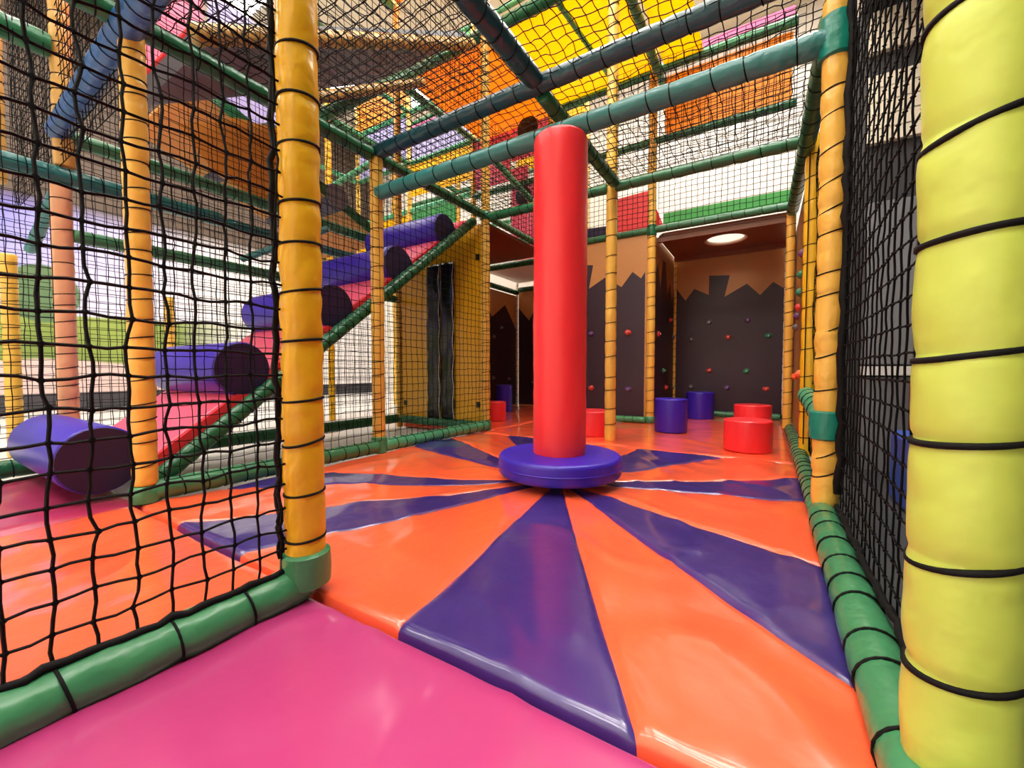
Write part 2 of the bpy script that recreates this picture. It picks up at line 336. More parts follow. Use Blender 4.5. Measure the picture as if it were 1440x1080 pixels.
beam('teal green padded rail along the far side of the ramp below the roof beam', (XLL, 1.38, 1.54), (XLL, Y2 - .05, 1.54), .036, 'teal', seed=63, pitch=.1)
beam('bright green padded rail above the painted hills on the far side of the ramp', (XLL, .64, 1.25), (XLL, Y2 - .05, 1.235), .036, 'green', seed=64, pitch=.09)
beam('green padded floor beam along the far side of the ramp', (XLL, -.4, .04), (XLL, Y2 - .04, .04), .045, 'dgreen', seed=65, pitch=.1)
beam('dark green padded floor beam below the yellow board', (XLL + .04, Y2, .035), (XL - .05, Y2, .035), .04, 'dgreen', seed=66, pitch=.1)
beam('slim teal brace slanting under the rail above the painted hills', (XLL + .05, 1.45, 1.30), (XLL + .6, 1.75, 1.5), .022, 'teal', seed=67, pitch=.15)
beam('dark teal brace slanting down behind the peach post', (XLL - .6, .58, 1.25), (XLL - .05, .60, 1.50), .03, 'teal', seed=68, pitch=.15)

# ------------------------------------------------------------------ mats
def hmat(x, y, amp=1.):
    return amp * (.013 * noise.noise(Vector((x * 2.1, y * 2.1, .3))) + .004 * noise.noise(Vector((x * 6, y * 6, 1.7))) + .0016 * noise.noise(Vector((x * 17 + y * 5, y * 9, 4.))) + .006 * max(0, .12 - abs(noise.noise(Vector((x * 3 + 2 * y, y * 2.2 - x, 8.))))) / .12)
def mat_sheet(name, label, x0, x1, y0, y1, m, nx=40, ny=40, round_=.035, drop=.05, amp=1., seed=0):
    def axis(a, b, n):
        e = round_ * np.array([0, .14, .36, .64, 1.]); mid = np.linspace(a + round_, b - round_, n)[1:-1]
        return np.concatenate([a + e, mid, b - e[::-1]])
    X, Y = axis(x0, x1, nx), axis(y0, y1, ny); v = []
    for x in X:
        for y in Y:
            d = min(x - x0, x1 - x, y - y0, y1 - y); k = max(0, 1 - d / round_)
            v.append((x, y, hmat(x + seed, y, amp * (1 - k)) - .02 * k * k - (drop - .02 if d <= 1e-6 else 0)))
    nX, nY = len(X), len(Y); q = [(i * nY + j, (i + 1) * nY + j, (i + 1) * nY + j + 1, i * nY + j + 1) for i in range(nX - 1) for j in range(nY - 1)]
    n = len(v); b = [(x0, y0, -.06), (x1, y0, -.06), (x1, y1, -.06), (x0, y1, -.06)]
    o = quad_obj(name, v + b, q + [(n, n + 3, n + 2, n + 1)], m); return tag(o, label, 'mat')
mat_sheet('floor_mat', 'pink padded mat in the entrance between the left net and the lime post', -.925, .15, -1.0, .562, 'pink', 60, 70, round_=.018)
mat_sheet('floor_mat', 'plain orange mat seen through the big-meshed net at the left', XL + .04, -.935, -.8, .562, 'orange', 50, 50, round_=.022, seed=3)
mat_sheet('floor_mat', 'rose mat around the foot of the lowest violet roller', XLL + .05, XL + .035, -.8, .60, 'rose', 30, 30, seed=5)
mat_sheet('floor_mat', 'plain orange mat behind the purple sunburst, carrying the stools', XL + .06, .150, 2.775, YB - .1, 'orange', 50, 60, seed=7, amp=.8)
mat_sheet('floor_mat', 'orange mat inside the dark alcove beside the yellow board', XLL, XL + .055, Y2 + .05, YB - .05, 'orange', 24, 40, seed=9, amp=.8)
# the sunburst mat: sewn wedges round the spinning column
CX, CY = -.833, 1.76; MX0, MX1, MY0, MY1 = XL + .03, .150, .572, 2.77
WED = [(-80.5, -60), (-43, -22), (15, 34), (58.6, 84), (106, 133), (151.5, 168), (204, 216), (233, 249)]
sun = thing('sunburst_mat', 'orange and purple sunburst mat around the red column', 'mat', (CX, CY, 0))
secs = []
for i, (a, b) in enumerate(WED):
    secs.append((a, b, 'purple')); nx = WED[(i + 1) % 8][0] + (360 if i == 7 else 0); secs.append((b, nx, 'orange'))
seams = [math.radians(a) for a, b, c in secs]
corner = [math.degrees(math.atan2(yy - CY, xx - CX)) for xx in (MX0, MX1) for yy in (MY0, MY1)]
def rmax(a):
    c, s = math.cos(a), math.sin(a); t = []
    if abs(c) > 1e-9: t.append(((MX1 if c > 0 else MX0) - CX) / c)
    if abs(s) > 1e-9: t.append(((MY1 if s > 0 else MY0) - CY) / s)
    return min(t)
for a0, a1, col in secs:
    A = {a0, a1, a0 + .25, a1 - .25, a0 + .7, a1 - .7} | {a0 + (a1 - a0) * k / 14 for k in range(1, 14)} | {c + e for c in corner for e in (0, 360) if a0 < c + e < a1}
    A = sorted(A); Rf = list(np.linspace(.04, .975, 44)) + [.985, .990, .994, .997, 1.0]; v = []
    for a in A:
        ar = math.radians(a); R = rmax(ar)
        for k, f in enumerate(Rf):
            r = f * R; x, y = CX + r * math.cos(ar), CY + r * math.sin(ar)
            ds = r * math.radians(min(a - a0, a1 - a)); d = min(x - MX0, MX1 - x, y - MY0, MY1 - y)
            kk = max(0, 1 - d / .016)
            bulge = .003 * min(1, ds / .12) * min(1, r)
            v.append((x, y, (hmat(x, y) + bulge) * (1 - kk) - .006 * math.exp(-(ds / .006) ** 2) - .012 * kk * kk - (.03 if k == len(Rf) - 1 else 0)))
    n = len(Rf); q = [(i * n + j, i * n + j + 1, (i + 1) * n + j + 1, (i + 1) * n + j) for i in range(len(A) - 1) for j in range(n - 1)]
    quad_obj('wedge', v, q, col, sun)
MB().span(MX0 + .01, MX1 - .01, MY0 + .01, MY1 - .01, -.06, -.035).build('foam_core', 'blk', sun)

# ------------------------------------------------------------------ spinning column
def disc_prof(r, h, c=.02, n=5):
    p = [(0, r - c)]
    for k in range(1, n): a = math.pi / 2 * k / n; p.append((c - c * math.cos(a), r - c + c * math.sin(a)))
    p.append((c, r)); p.append((h * .5, r * 1.004)); p.append((h - c, r))
    for k in range(1, n): a = math.pi / 2 * k / n; p.append((h - c + c * math.sin(a), r - c + c * math.cos(a)))
    p.append((h, r - c)); return p
spin = thing('spinning_column', 'tall red padded column on a violet disc in the middle of the sunburst mat', 'column', (CX, CY, 0))
MB().revolve((CX, CY, .135), (CX, CY, 1.60), [(0, .122), (.01, .124)] + [(t, .124) for t in np.linspace(.05, 1.40, 30)] + [(1.445, .1235), (1.456, .120), (1.462, .113), (1.465, .10)], 48, .0035, 3).build('column', 'red', spin, smooth=True, auto=60)
d = MB().revolve((CX, CY, .042), (CX, CY, .138), disc_prof(.287, .096, .02), 72).build('disc', 'violet', spin, smooth=True, auto=60)
MB().ring((CX, CY, .088), (0, 0, 1), .288, .0035, 0, 72, 6).build('seam', 'violet', d, smooth=True)
MB().revolve((CX, CY, .014), (CX, CY, .045), [(0, .10), (.031, .10)], 32).build('hub', 'blk', spin, smooth=True, auto=40)

# ------------------------------------------------------------------ stools
def stool(label, x, y, r, h, m, z=0):
    t = thing('foam_stool', label, 'stool', (x, y, z))
    MB().revolve((x, y, z), (x, y, z + h), disc_prof(r, h, .012), 40, .002, int(x * 50)).build('body', m, t, smooth=True, auto=60)
    MB().ring((x, y, z + h - .010), (0, 0, 1), r - .001, .0026, 0, 40, 5).build('seam', m, t, smooth=True)
stool('red foam stool nearest the right wall, in front of the other red one', -.105, 3.10, .142, .205, 'red')
stool('red foam stool standing behind another red stool inside the recess', -.115, 4.45, .155, .205, 'red')
stool('violet foam stool at the corner post of the climbing recess', -.70, 3.70, .132, .285, 'violet')
stool('violet foam stool deep in the recess against the back climbing board', -.62, 4.85, .14, .29, 'violet')
stool('red foam stool between the red column and the post behind it', -1.20, 3.20, .155, .20, 'red')
stool('violet foam stool in the dark alcove', -2.83, 4.35, .10, .34, 'violet')
stool('red foam stool half hidden behind the yellow board post', -2.42, 3.55, .11, .20, 'red')

# ------------------------------------------------------------------ climbing boards
HOLD = []
for k in range(5):
    rnd = random.Random(k); n1, n2 = 7, 10; v = []; f = []
    for i in range(n1):
        a = math.pi / 2 * i / (n1 - 1)
        for j in range(n2):
            b = 2 * math.pi * j / n2; rr = math.cos(a) * (1 + .28 * noise.noise(Vector((math.cos(b) * 1.3, math.sin(b) * 1.3, k * 3.1 + i * .2)))) 
            v.append((rr * math.cos(b) * .034, rr * math.sin(b) * .028, math.sin(a) * .027 * (1 + .2 * math.cos(b))))
    f = [(i * n2 + j, i * n2 + (j + 1) % n2, (i + 1) * n2 + (j + 1) % n2, (i + 1) * n2 + j) for i in range(n1 - 1) for j in range(n2)]
    HOLD.append(mk_mesh('climbing_hold', v, faces=f))
HM = {}
bolt_b = MB().revolve((0, 0, .022), (0, 0, .031), [(0, .007), (.009, .007)], 8)
BOLT = mk_mesh('bolt', bolt_b.v, faces=bolt_b.f, smooth=False); BOLT.materials.append(M['steel'])
def hold(parent, p, nrm, color, k, s=1.):
    key = (k, color)
    if key not in HM: me = HOLD[k].copy(); me.materials.append(M[color]); HM[key] = me
    o = bpy.data.objects.new('climbing_hold', HM[key]); COL.objects.link(o); o.parent = parent
    o.location = tuple(np.array(p) - base_of(parent)); o.rotation_mode = 'QUATERNION'
    qn = Vector(nrm).to_track_quat('Z', 'Y'); o.rotation_quaternion = qn; o.scale = (s, s, s)
    bo = bpy.data.objects.new('bolt', BOLT); COL.objects.link(bo); bo.parent = o
def climb(label, poly, off, paint, holds, nrm, edge='board'):
    poly = [np.array(p) for p in poly]; t = thing('climbing_board', label, 'climbing wall', poly[0])
    MB().prism(poly, off).build('board', edge, t)
    n = np.array(nrm, float)
    if paint: MB().prism([np.array(p) + n * .0025 for p in paint], -n * .002).build('painted_mountains', 'mountain', t)
    for (p, c, k) in holds: hold(t, np.array(p) + n * .001, nrm, c, k)
    return t
yb = YB - .03
q6 = lambda cx, cy: (680 + cx / 2.7, 260 + cy / 2.7)          # notes taken on a 2.7x view of the recess
PB = lambda c, Y: at_y(*q6(*c), Y)
def fit(pts, Y, zb): 
    """silhouette points on plane y=Y, closed down to height zb"""
    P = [PB(c, Y) for c in pts]; a, b = P[0].copy(), P[-1].copy(); a[2] = zb; b[2] = zb; return [a] + P + [b]
top = [(728, 390), (767, 440), (800, 395), (855, 418), (857, 345), (935, 343), (915, 425), (1000, 375), (1050, 418), (1100, 368), (1140, 392), (1150, 380)]
hl = [((858, 522), 'hold_k', 0), ((1003, 514), 'hold_p', 1), ((790, 586), 'hold_k', 2), ((929, 578), 'hold_r', 3), ((1082, 573), 'hold_g', 4), ((856, 705), 'hold_r', 1), ((999, 708), 'hold_g', 0), ((788, 766), 'hold_k', 2), ((925, 770), 'hold_p', 3), ((1073, 775), 'hold_r', 4)]
climb('plum and tan climbing board at the back of the recess behind the two red stools', [(XM - .02, yb, -.03), (.16, yb, -.03), (.16, yb, 1.83), (XM - .02, yb, 1.83)], (0, .018, 0), fit(top, yb, .0),
      [(PB(c, yb), m, k) for c, m, k in hl], (0, -1, 0))
top = [(370, 320), (385, 305), (416, 305), (400, 395), (462, 352), (524, 388), (566, 330), (598, 355), (614, 330)]
hl = [((409, 567), 'hold_p', 0), ((548, 560), 'hold_r', 3), ((409, 770), 'hold_r', 1), ((550, 776), 'hold_p', 4), ((300, 640), 'hold_g', 2), ((240, 560), 'hold_r', 1)]
P0 = fit(top, Y3, .03); P0 = [np.array((XL + .02, Y3, .03)), np.array((XL + .02, Y3, 1.5)), np.array((XL + .25, Y3, 1.7)), np.array((XL + .4, Y3, 1.5))] + P0[1:]
climb('tan and plum climbing board right behind the red column', [(XL, Y3, .0), (XM - .06, Y3, .0), (XM - .06, Y3, 1.88), (XL, Y3, 1.88)], (0, .018, 0), P0, [(PB(c, Y3), m, k) for c, m, k in hl], (0, -1, 0))
xs = XM - .02                                                  # side board of the recess, faces right
ysp = np.linspace(Y3 + .06, YB - .05, 9); zsp = [1.45, 1.62, 1.38, 1.70, 1.70, 1.36, 1.52, 1.34, 1.5]
SX = lambda c: at_x(*q6(*c), xs)
climb('narrow plum climbing board on the side of the recess next to the corner post', [(xs, Y3 + .05, -.03), (xs, YB - .04, -.03), (xs, YB - .04, 1.86), (xs, Y3 + .05, 1.86)], (-.018, 0, 0),
      [(xs, Y3 + .06, .02)] + [(xs, y, z) for y, z in zip(ysp, zsp)] + [(xs, YB - .05, .02)], [(SX(c), m, k) for c, m, k in [((662, 566), 'hold_r', 0), ((707, 513), 'hold_r', 1), ((680, 705), 'hold_g', 2), ((690, 768), 'hold_r', 3), ((718, 580), 'hold_k', 4), ((716, 768), 'hold_k', 1)]], (1, 0, 0))
xs2 = .186                                                     # right side board, seen edge-on
rb = [(3.35, 1.30, 'hold_p', 0), (3.45, 1.18, 'hold_g', 1), (3.55, 1.08, 'hold_g', 2), (3.6, .98, 'hold_r', 3), (3.75, .93, 'hold_p', 4), (3.9, .86, 'hold_k', 1), (3.4, .50, 'hold_o', 0), (3.9, .48, 'hold_o', 3), (4.3, .3, 'hold_p', 2), (4.6, .9, 'hold_g', 1)]
climb('tan climbing board seen edge-on along the right wall', [(xs2, Y2 + .08, .078), (xs2, YB - .05, .078), (xs2, YB - .05, 1.72), (xs2, Y2 + .08, 1.72)], (.018, 0, 0), None, [((xs2, y, z), m, k) for y, z, m, k in rb], (-1, 0, 0), 'brown')
# alcove boards
zz = [1.15, 1.42, 1.2, 1.5, 1.25, 1.45, 1.1]
climb('dark climbing board along the far side of the alcove', [(XLL, Y2 + .1, -.03), (XLL, YB, -.03), (XLL, YB, 1.62), (XLL, Y2 + .1, 1.62)], (-.018, 0, 0), [(XLL, 3.3, .02)] + [(XLL, y, z) for y, z in zip(np.linspace(3.3, YB - .02, 7), zz)] + [(XLL, YB - .02, .02)],
      [((XLL, 4.62, .98), 'hold_k', 0), ((XLL, 4.8, 1.12), 'hold_k', 1), ((XLL, 4.6, .42), 'hold_k', 2), ((XLL, 5.0, .4), 'hold_p', 3)], (1, 0, 0))
climb('dark climbing board across the end of the alcove', [(XLL + .02, YB, -.03), (XL, YB, -.03), (XL, YB, 1.70), (XLL + .02, YB, 1.70)], (0, .018, 0), [(XLL + .02, YB, .02)] + [(XLL + .02 + .18 * k, YB, z) for k, z in enumerate([1.45, 1.25, 1.55, 1.3, 1.5, 1.25, 1.4])] + [(XL, YB, .02)],
      [((XLL + .3, YB, .95), 'hold_k', 1), ((XLL + .28, YB, .35), 'hold_k', 3), ((XLL + .7, YB, .7), 'hold_r', 2)], (0, -1, 0))
for (x, y, lab) in ((XM, YB - .06, 'thin amber corner post at the back of the recess'), (XLL + .03, YB - .06, 'thin cream corner post at the back of the alcove'), (.145, YB - .06, 'thin steel-bright corner post where the back board meets the edge-on board')):
    padded('corner_post', lab, 'post', (x, y, -.03), (x, y, 1.84), .016, 'amber' if x == XM else 'cream', pitch=.09, seed=int(x * 9), sides=10)

# ------------------------------------------------------------------ decks
def deck(name, label, x0, x1, y0, y1, z0, z1, m):
    o = MB().span(x0, x1, y0, y1, z0, z1).build(name, m, bevel=.004); return tag(o, label, 'deck')
deck('deck_panel', 'brown deck panel over the alcove beside the yellow board', XLL + .04, XL - .02, Y2 + .06, Y3 - .08, 1.80, 1.83, 'brown')
deck('deck_panel', 'pale shiny deck panel over the back of the alcove', XLL + .04, XL - .02, Y3 + .03, YB - .05, 1.80, 1.83, 'cream')
deck('deck_panel', 'brown deck panel behind the climbing board of the red column', XL + .03, XM - .05, Y3 + .06, YB - .05, 1.87, 1.90, 'brown')
beam('green padded beam under the deck of the alcove', (XLL + .04, Y3 - .03, 1.77), (XL - .02, Y3 - .03, 1.77), .035, 'dgreen', seed=70, pitch=.1)
beam('green padded beam at the top of the far alcove board', (XLL + .03, Y2 + .1, 1.66), (XLL + .03, YB - .05, 1.66), .035, 'dgreen', seed=71, pitch=.1)
beam('green padded beam at the top of the end alcove board', (XLL + .06, YB - .06, 1.70), (XL, YB - .06, 1.70), .035, 'dgreen', seed=72, pitch=.1)
# recess deck with a round hatch
hx, hy, hr = -.385, 4.68, .185; x0, x1, y0, y1 = XM + .0, .14, Y3 + .05, YB - .04
t = thing('hatch_deck', 'brown deck with a round hatch over the climbing recess', 'deck', ((x0 + x1) / 2, (y0 + y1) / 2, 1.84)); n = 48; v = []; f = []
for z in (1.84, 1.87):
    for k in range(n):
        a = 2 * math.pi * (k + .5) / n; v.append((hx + hr * math.cos(a), hy + hr * math.sin(a), z))
    for k in range(n):
        a = 2 * math.pi * (k + .5) / n; c, s = math.cos(a), math.sin(a)
        tt = min(((x1 if c > 0 else x0) - hx) / c, ((y1 if s > 0 else y0) - hy) / s); v.append((hx + tt * c, hy + tt * s, z))
for k in range(n):
    k2 = (k + 1) % n; f += [(k, k2, n + k2, n + k), (2 * n + k, 3 * n + k, 3 * n + k2, 2 * n + k2), (k, 2 * n + k, 2 * n + k2, k2), (n + k, n + k2, 3 * n + k2, 3 * n + k)]
MB().add(v, f).build('deck', 'brown', t)
MB().ring((hx, hy, 1.86), (0, 0, 1), hr + .004, .022, 0, 48, 8).build('hatch_ring', 'cream', t, smooth=True)
MB().span(x0, x1, YB - .16, YB - .11, 1.79, 1.838).build('crossbar', 'brown', t)
MB().span(x0, x1, Y3 + .06, Y3 + .11, 1.79, 1.838).build('crossbar', 'brown', t)

# ------------------------------------------------------------------ yellow board with black flaps
t = thing('yellow_board', 'yellow board under the top of the ramp, with a slit of black flaps', 'board', ((XL + XLL) / 2, Y2, 0))
MB().prism([(XLL + .05, Y2 + .0, .07), (XL - .04, Y2, .07), (XL - .04, Y2, 1.80), (XLL + .05, Y2, 1.80)], (0, .012, 0)).build('board', 'yboard', t)
for (x, z) in ((XL - .08, 1.52), (XL - .08, .22), (XLL + .09, .20)): MB().cuboid((x, Y2 - .006, z), (.035, .014, .05)).build('bracket', 'blk', t)
fl0, fl1 = at_y(604, 590, Y2)[0], at_y(641, 590, Y2)[0]; mid = (fl0 + fl1) / 2
for (a, b, sd) in ((fl0, mid - .006, 1), (mid + .006, fl1, 2)):
    nx, nz = 10, 40; v = []
    for i in range(nx + 1):
        for j in range(nz + 1):
            x = a + (b - a) * i / nx; z = .075 + 1.44 * j / nz; x += .004 * math.sin(z * 30 + sd) * (i in (0, nx))
            v.append((x, Y2 - .022 - .012 * noise.noise(Vector((x * 9, z * 5, sd * 3.))), z))
    q = [(i * (nz + 1) + j, (i + 1) * (nz + 1) + j, (i + 1) * (nz + 1) + j + 1, i * (nz + 1) + j + 1) for i in range(nx) for j in range(nz)]
    fo = quad_obj('flap', v, q, 'black', t); so = fo.modifiers.new('solid', 'SOLIDIFY'); so.thickness = .004
for x in (fl0 - .004, mid, fl1 + .004):
    MB().tube([(x + .006 * math.sin(z * 22), Y2 - .042, z) for z in np.linspace(.07, 1.52, 50)], .0028).build('lacing', 'wcord', t, smooth=True)

# ------------------------------------------------------------------ roller ramp
def ramp(label, x0, x1, p0, p1, rollers, rr, rm, top, side, under, group=None, depth=.10, rcap='dviolet'):
    """p = (y, z) on the ramp's top surface"""
    t = thing('roller_ramp', label, 'ramp', (x0, p0[0], min(p0[1], p1[1])), group); d = np.array(p1) - np.array(p0); L = np.linalg.norm(d); d /= L; n = np.array([-d[1], d[0]])
    if n[1] < 0: n = -n
    def P(x, s, h): q = np.array(p0) + d * s + n * h; return (x, q[0], q[1])
    MB().prism([P(x1, 0, -depth), P(x1, L, -depth), P(x1, L, -.03), P(x1, 0, -.03)], (x0 - x1, 0, 0)).build('ramp_base', under, t)
    ss = [0] + [float(np.dot(np.array(r) - np.array(p0), d)) for r in rollers] + [L]
    for i in range(len(ss) - 1):
        a, b = ss[i] + .004, ss[i + 1] - .004
        if b - a < .05: continue
        MB().prism([P(x1 - .012, a, -.03), P(x1 - .012, b, -.03), P(x1 - .012, b, -.004), P(x1 - .012, a, -.004)], (x0 - x1 + .024, 0, 0)).build('pad', top, t, bevel=.012)
    MB().prism([P(x1 + .001, 0, -depth), P(x1 + .001, L, -depth), P(x1 + .001, L, -.012), P(x1 + .001, 0, -.012)], (-.012, 0, 0)).build('side_strip', side, t)
    for (y, z) in rollers:
        ro = MB().revolve((x0 + .02, y, z), (x1 - .005, y, z), disc_prof(rr, x1 - x0 - .025, .012), 36, .002, 4).build('roller', rm, t, smooth=True, auto=60)
        MB().revolve((x1 - .006, y, z), (x1 + .002, y, z), [(0, rr * .95), (.008, rr * .945)], 36).build('end_cap', rcap, ro, smooth=True, auto=40)
    return t
RO = [(.505, .172), (1.03, .535), (1.545, .915), (2.065, 1.275), (2.565, 1.655)]
ramp('red ramp with five big violet rollers climbing beside the arena', XLL + .09, XL - .135, (.64, .145), (2.82, 1.83), RO, .135, 'violet', 'ramppink', 'rampred', 'dgreen')
# upper ramps glimpsed through the roof net
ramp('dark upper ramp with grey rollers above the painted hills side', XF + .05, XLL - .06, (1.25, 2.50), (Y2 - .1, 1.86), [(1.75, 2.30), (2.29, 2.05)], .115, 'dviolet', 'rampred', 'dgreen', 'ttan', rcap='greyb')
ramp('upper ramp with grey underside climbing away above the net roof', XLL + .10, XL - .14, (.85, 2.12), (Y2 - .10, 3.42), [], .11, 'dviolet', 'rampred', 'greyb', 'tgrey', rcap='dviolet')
beam('tan padded handrail climbing along the upper ramp', (XL, .80, 1.955), (XL, 2.75, 3.19), .042, 'tan', seed=80, pitch=.055)
beam('tan padded lower rail of the upper ramp, under the handrail', (XL - .02, 1.34, 1.99), (XL - .02, 2.2, 2.58), .03, 'tan', seed=81, pitch=.06)
beam('green padded lower edge of the upper ramp', (XL - .09, 1.40, 1.93), (XL - .09, 2.85, 3.30), .036, 'green', seed=82, pitch=.08)

# ------------------------------------------------------------------ upper storeys
deck('deck_panel', 'bright yellow deck panel seen from below above the red column', XL + .06, XM - .04, Y2 + .05, Y3 - .02, ZT + .02, ZT + .05, 'ydeck')
deck('deck_panel', 'orange deck panel seen from below next to the yellow one', XLL + .06, XL - .04, Y2 + .05, Y3 + .4, ZT + .02, ZT + .05, 'odeck')
deck('deck_panel', 'yellow deck panel seen from below to the right of the tall post', XM + .06, -.55, Y2 + .2, Y3 - .02, ZT + .02, ZT + .05, 'ydeck')
G1 = 'padded beams of the upper storeys'
for (p, q_, m, r) in [((XLL, Y2, ZT), (XM, Y2, ZT), 'dgreen', .05), ((XL, Y2 - .05, ZT), (XL, YB, ZT), 'green', .036), ((-1.45, Y2, ZT), (-1.35, Y3, ZT), 'mint', .022), ((XM, Y2, ZT), (XM, YB, ZT), 'green', .04),
                     ((XLL, Y2, ZT), (XLL, YB, ZT), 'mint', .04), ((XLL, Y3, 2.7), (XL, Y3, 2.7), 'green', .036), ((XL, Y3, 2.75), (XM, Y3, 2.75), 'green', .036), ((XL, Y2, 2.42), (XL, Y3, 2.2), 'mint', .03),
                     ((XL, Y3, ZT), (XM, Y3, ZT), 'green', .036), ((XLL, YB, 2.3), (XL, YB, 2.3), 'green', .036), ((XLL, Y3, 2.2), (XL, Y3, 1.95), 'mint', .03), ((XF, Y2, ZT), (XLL, Y2, ZT), 'mint', .036),
                     ((XF, Y2, 2.6), (XLL, Y2, 2.75), 'mint', .036), ((XF, Y1, ZT), (XF, YB, ZT), 'green', .036), ((XLL, 1.2, 3.35), (XLL, Y2, 3.35), 'dgreen', .04), ((XLL, -.4, 2.2), (XLL, .58, 2.2), 'dgreen', .06)]:
    beam(upper_label(p, q_, m, r), p, q_, r, m, seed=int(p[1] * 31 + p[2] * 7), pitch=.12, group=G1, sides=10, rings=4)
beam('green padded top rail over the orange net panel above the recess', (XM, Y3, 3.42), (.16, Y3, 3.40), .04, 'green', seed=90, pitch=.13)
beam('green padded mid rail below the orange panel above the recess', (XM, Y3, 2.75), (.16, Y3, 2.74), .036, 'dgreen', seed=91, pitch=.13)
tag(MB().span(XM + .06, .13, Y3 + .05, Y3 + .07, 2.79, 3.36).build('upper_panel', 'odeck'), 'orange panel between two green rails above the climbing recess', 'panel')
tag(MB().span(XM + .06, .13, Y3 + .03, Y3 + .05, 1.94, 2.05).build('kick_board', 'hgreen'), 'bright green kick board along the deck edge above the recess', 'board')
tag(MB().span(XM + .04, .14, Y3 - .015, Y3 + .015, 3.455, 3.52).build('upper_panel', 'magenta'), 'thin magenta strip over the top rail above the recess', 'panel')
yq = Y3 + .05
tag(MB().prism([at_y(868, 280, yq), at_y(912, 268, yq), at_y(935, 322, yq), at_y(868, 332, yq)], (0, .03, 0)).build('slide_panel', 'red'), 'red slide side seen over the deck edge between the two tall posts', 'panel')
tag(MB().prism([at_y(824, 322, yq), at_y(852, 318, yq), at_y(852, 342, yq), at_y(824, 345, yq)], (0, .03, 0)).build('upper_panel', 'dviolet'), 'dark violet board over the deck edge beside the red column', 'panel')
# storeys behind the alcove: posts, rails and coloured panels in every bay
G2 = 'slim posts of the far upper storeys'
for (x, y) in ((XL, Y3), (XLL, Y3), (XF, Y3), (XG, Y3), (XLL, YB), (XL, YB), (XF, YB), (XG, YB)):
    post('slim amber post of the far upper storeys, ' + ('rear row behind the coloured panels' if y == YB else 'row carrying the coloured panels'), x, y, 1.95, 5.2, .034, 'amber', seed=int(x * 10 + y), pitch=.11, group=G2, sides=10, rings=4)
for y in (Y3, YB):
    for (xa, xb) in ((XLL, XL), (XF, XLL), (XG, XF)):
        for z, m in ((4.1, 'mint'), (4.8, 'green')) + (((2.75, 'mint'), (3.4, 'green')) if xb != XL or y == YB else ()):
            beam(upper_label((xa, y, z), (xb, y, z), m, .034), (xa + .04, y, z), (xb - .04, y, z), .034, m, seed=int(z * 9 + xa), pitch=.13, group=G1, sides=10, rings=4)
for x in (XF, XG):
    for z in (3.4, 4.1): beam(upper_label((x, Y2, z), (x, Y3, z), 'mint', .034), (x, Y2 + .04, z), (x, Y3 - .04, z), .034, 'mint', seed=int(z * 5 + x), pitch=.13, group=G1, sides=10, rings=4)
def bay(xa, xb, y, z0, z1, m, lab): tag(MB().span(xa, xb, y + .002, y + .03, z0, z1).build('upper_panel', m), lab, 'panel')
bay(XLL + .03, XL - .55, Y3, 2.79, 3.36, 'tpink', 'pink panel beside the slim post beyond the alcove deck')
bay(XF + .03, XLL - .03, Y3, 3.44, 3.80, 'tlilac', 'lilac panel in the storey over the upper ramp')
bay(XF + .03, XLL - .03, Y3, 3.81, 3.90, 'magenta', 'thin magenta strip above the lilac panel')
bay(XF + .03, XLL - .03, Y3, 2.95, 3.36, 'ydeck', 'yellow panel below the lilac panel behind the nets')
bay(XF + .4, XLL - .03, Y3, 4.14, 4.76, 'tmint', 'mint panel high behind the upper ramp')
bay(XG + .03, XF - .03, Y3, 3.44, 4.06, 'tlilac', 'grey lilac panel at the end of the upper ramp')
bay(XG + .03, XF - .03, Y3, 4.14, 4.76, 'odeck', 'orange panel at the very top behind the upper ramp')
bay(XG + .03, XF - .03, Y3, 2.3, 2.71, 'ydeck', 'yellow panel behind the grey roller of the upper ramp')
bay(XG + .03, XF - .03, YB, 2.79, 3.36, 'tmint', 'mint panel far behind the grey roller')
bay(XLL + .03, XL - .03, YB, 3.44, 4.06, 'ydeck', 'yellow panel far back over the pink tower')
bay(XLL + .03, XL - .03, YB, 1.95, 2.7, 'tpink', 'pink panel far back over the alcove')
bay(XLL + .03, XL - .03, YB, 4.14, 4.76, 'odeck', 'orange panel at the far top over the pink tower')
tag(MB().span(XLL + .05, XL - .05, 1.85, Y2 - .02, 4.1, 4.13).build('deck_panel', 'odeck'), 'orange deck panel seen from below at the very top over the upper ramp', 'deck')
for xx in (XLL, XL): beam('green padded carrier of the topmost orange deck panel', (xx, 1.85, 4.08), (xx, Y2 - .04, 4.08), .034, 'green', seed=int(xx * 9), pitch=.13, group='carriers of the topmost deck panel', sides=10, rings=4)
tag(MB().span(XF - .01, XF + .01, 1.30, 1.72, 2.9, 3.9).build('side_panel', 'tpink'), 'pink side panel high beyond the upper ramps', 'panel')
tag(MB().span(XF - .01, XF + .01, 1.76, 2.6, 2.9, 3.9).build('side_panel', 'tlilac'), 'pale lilac side panel high beyond the upper ramps', 'panel')
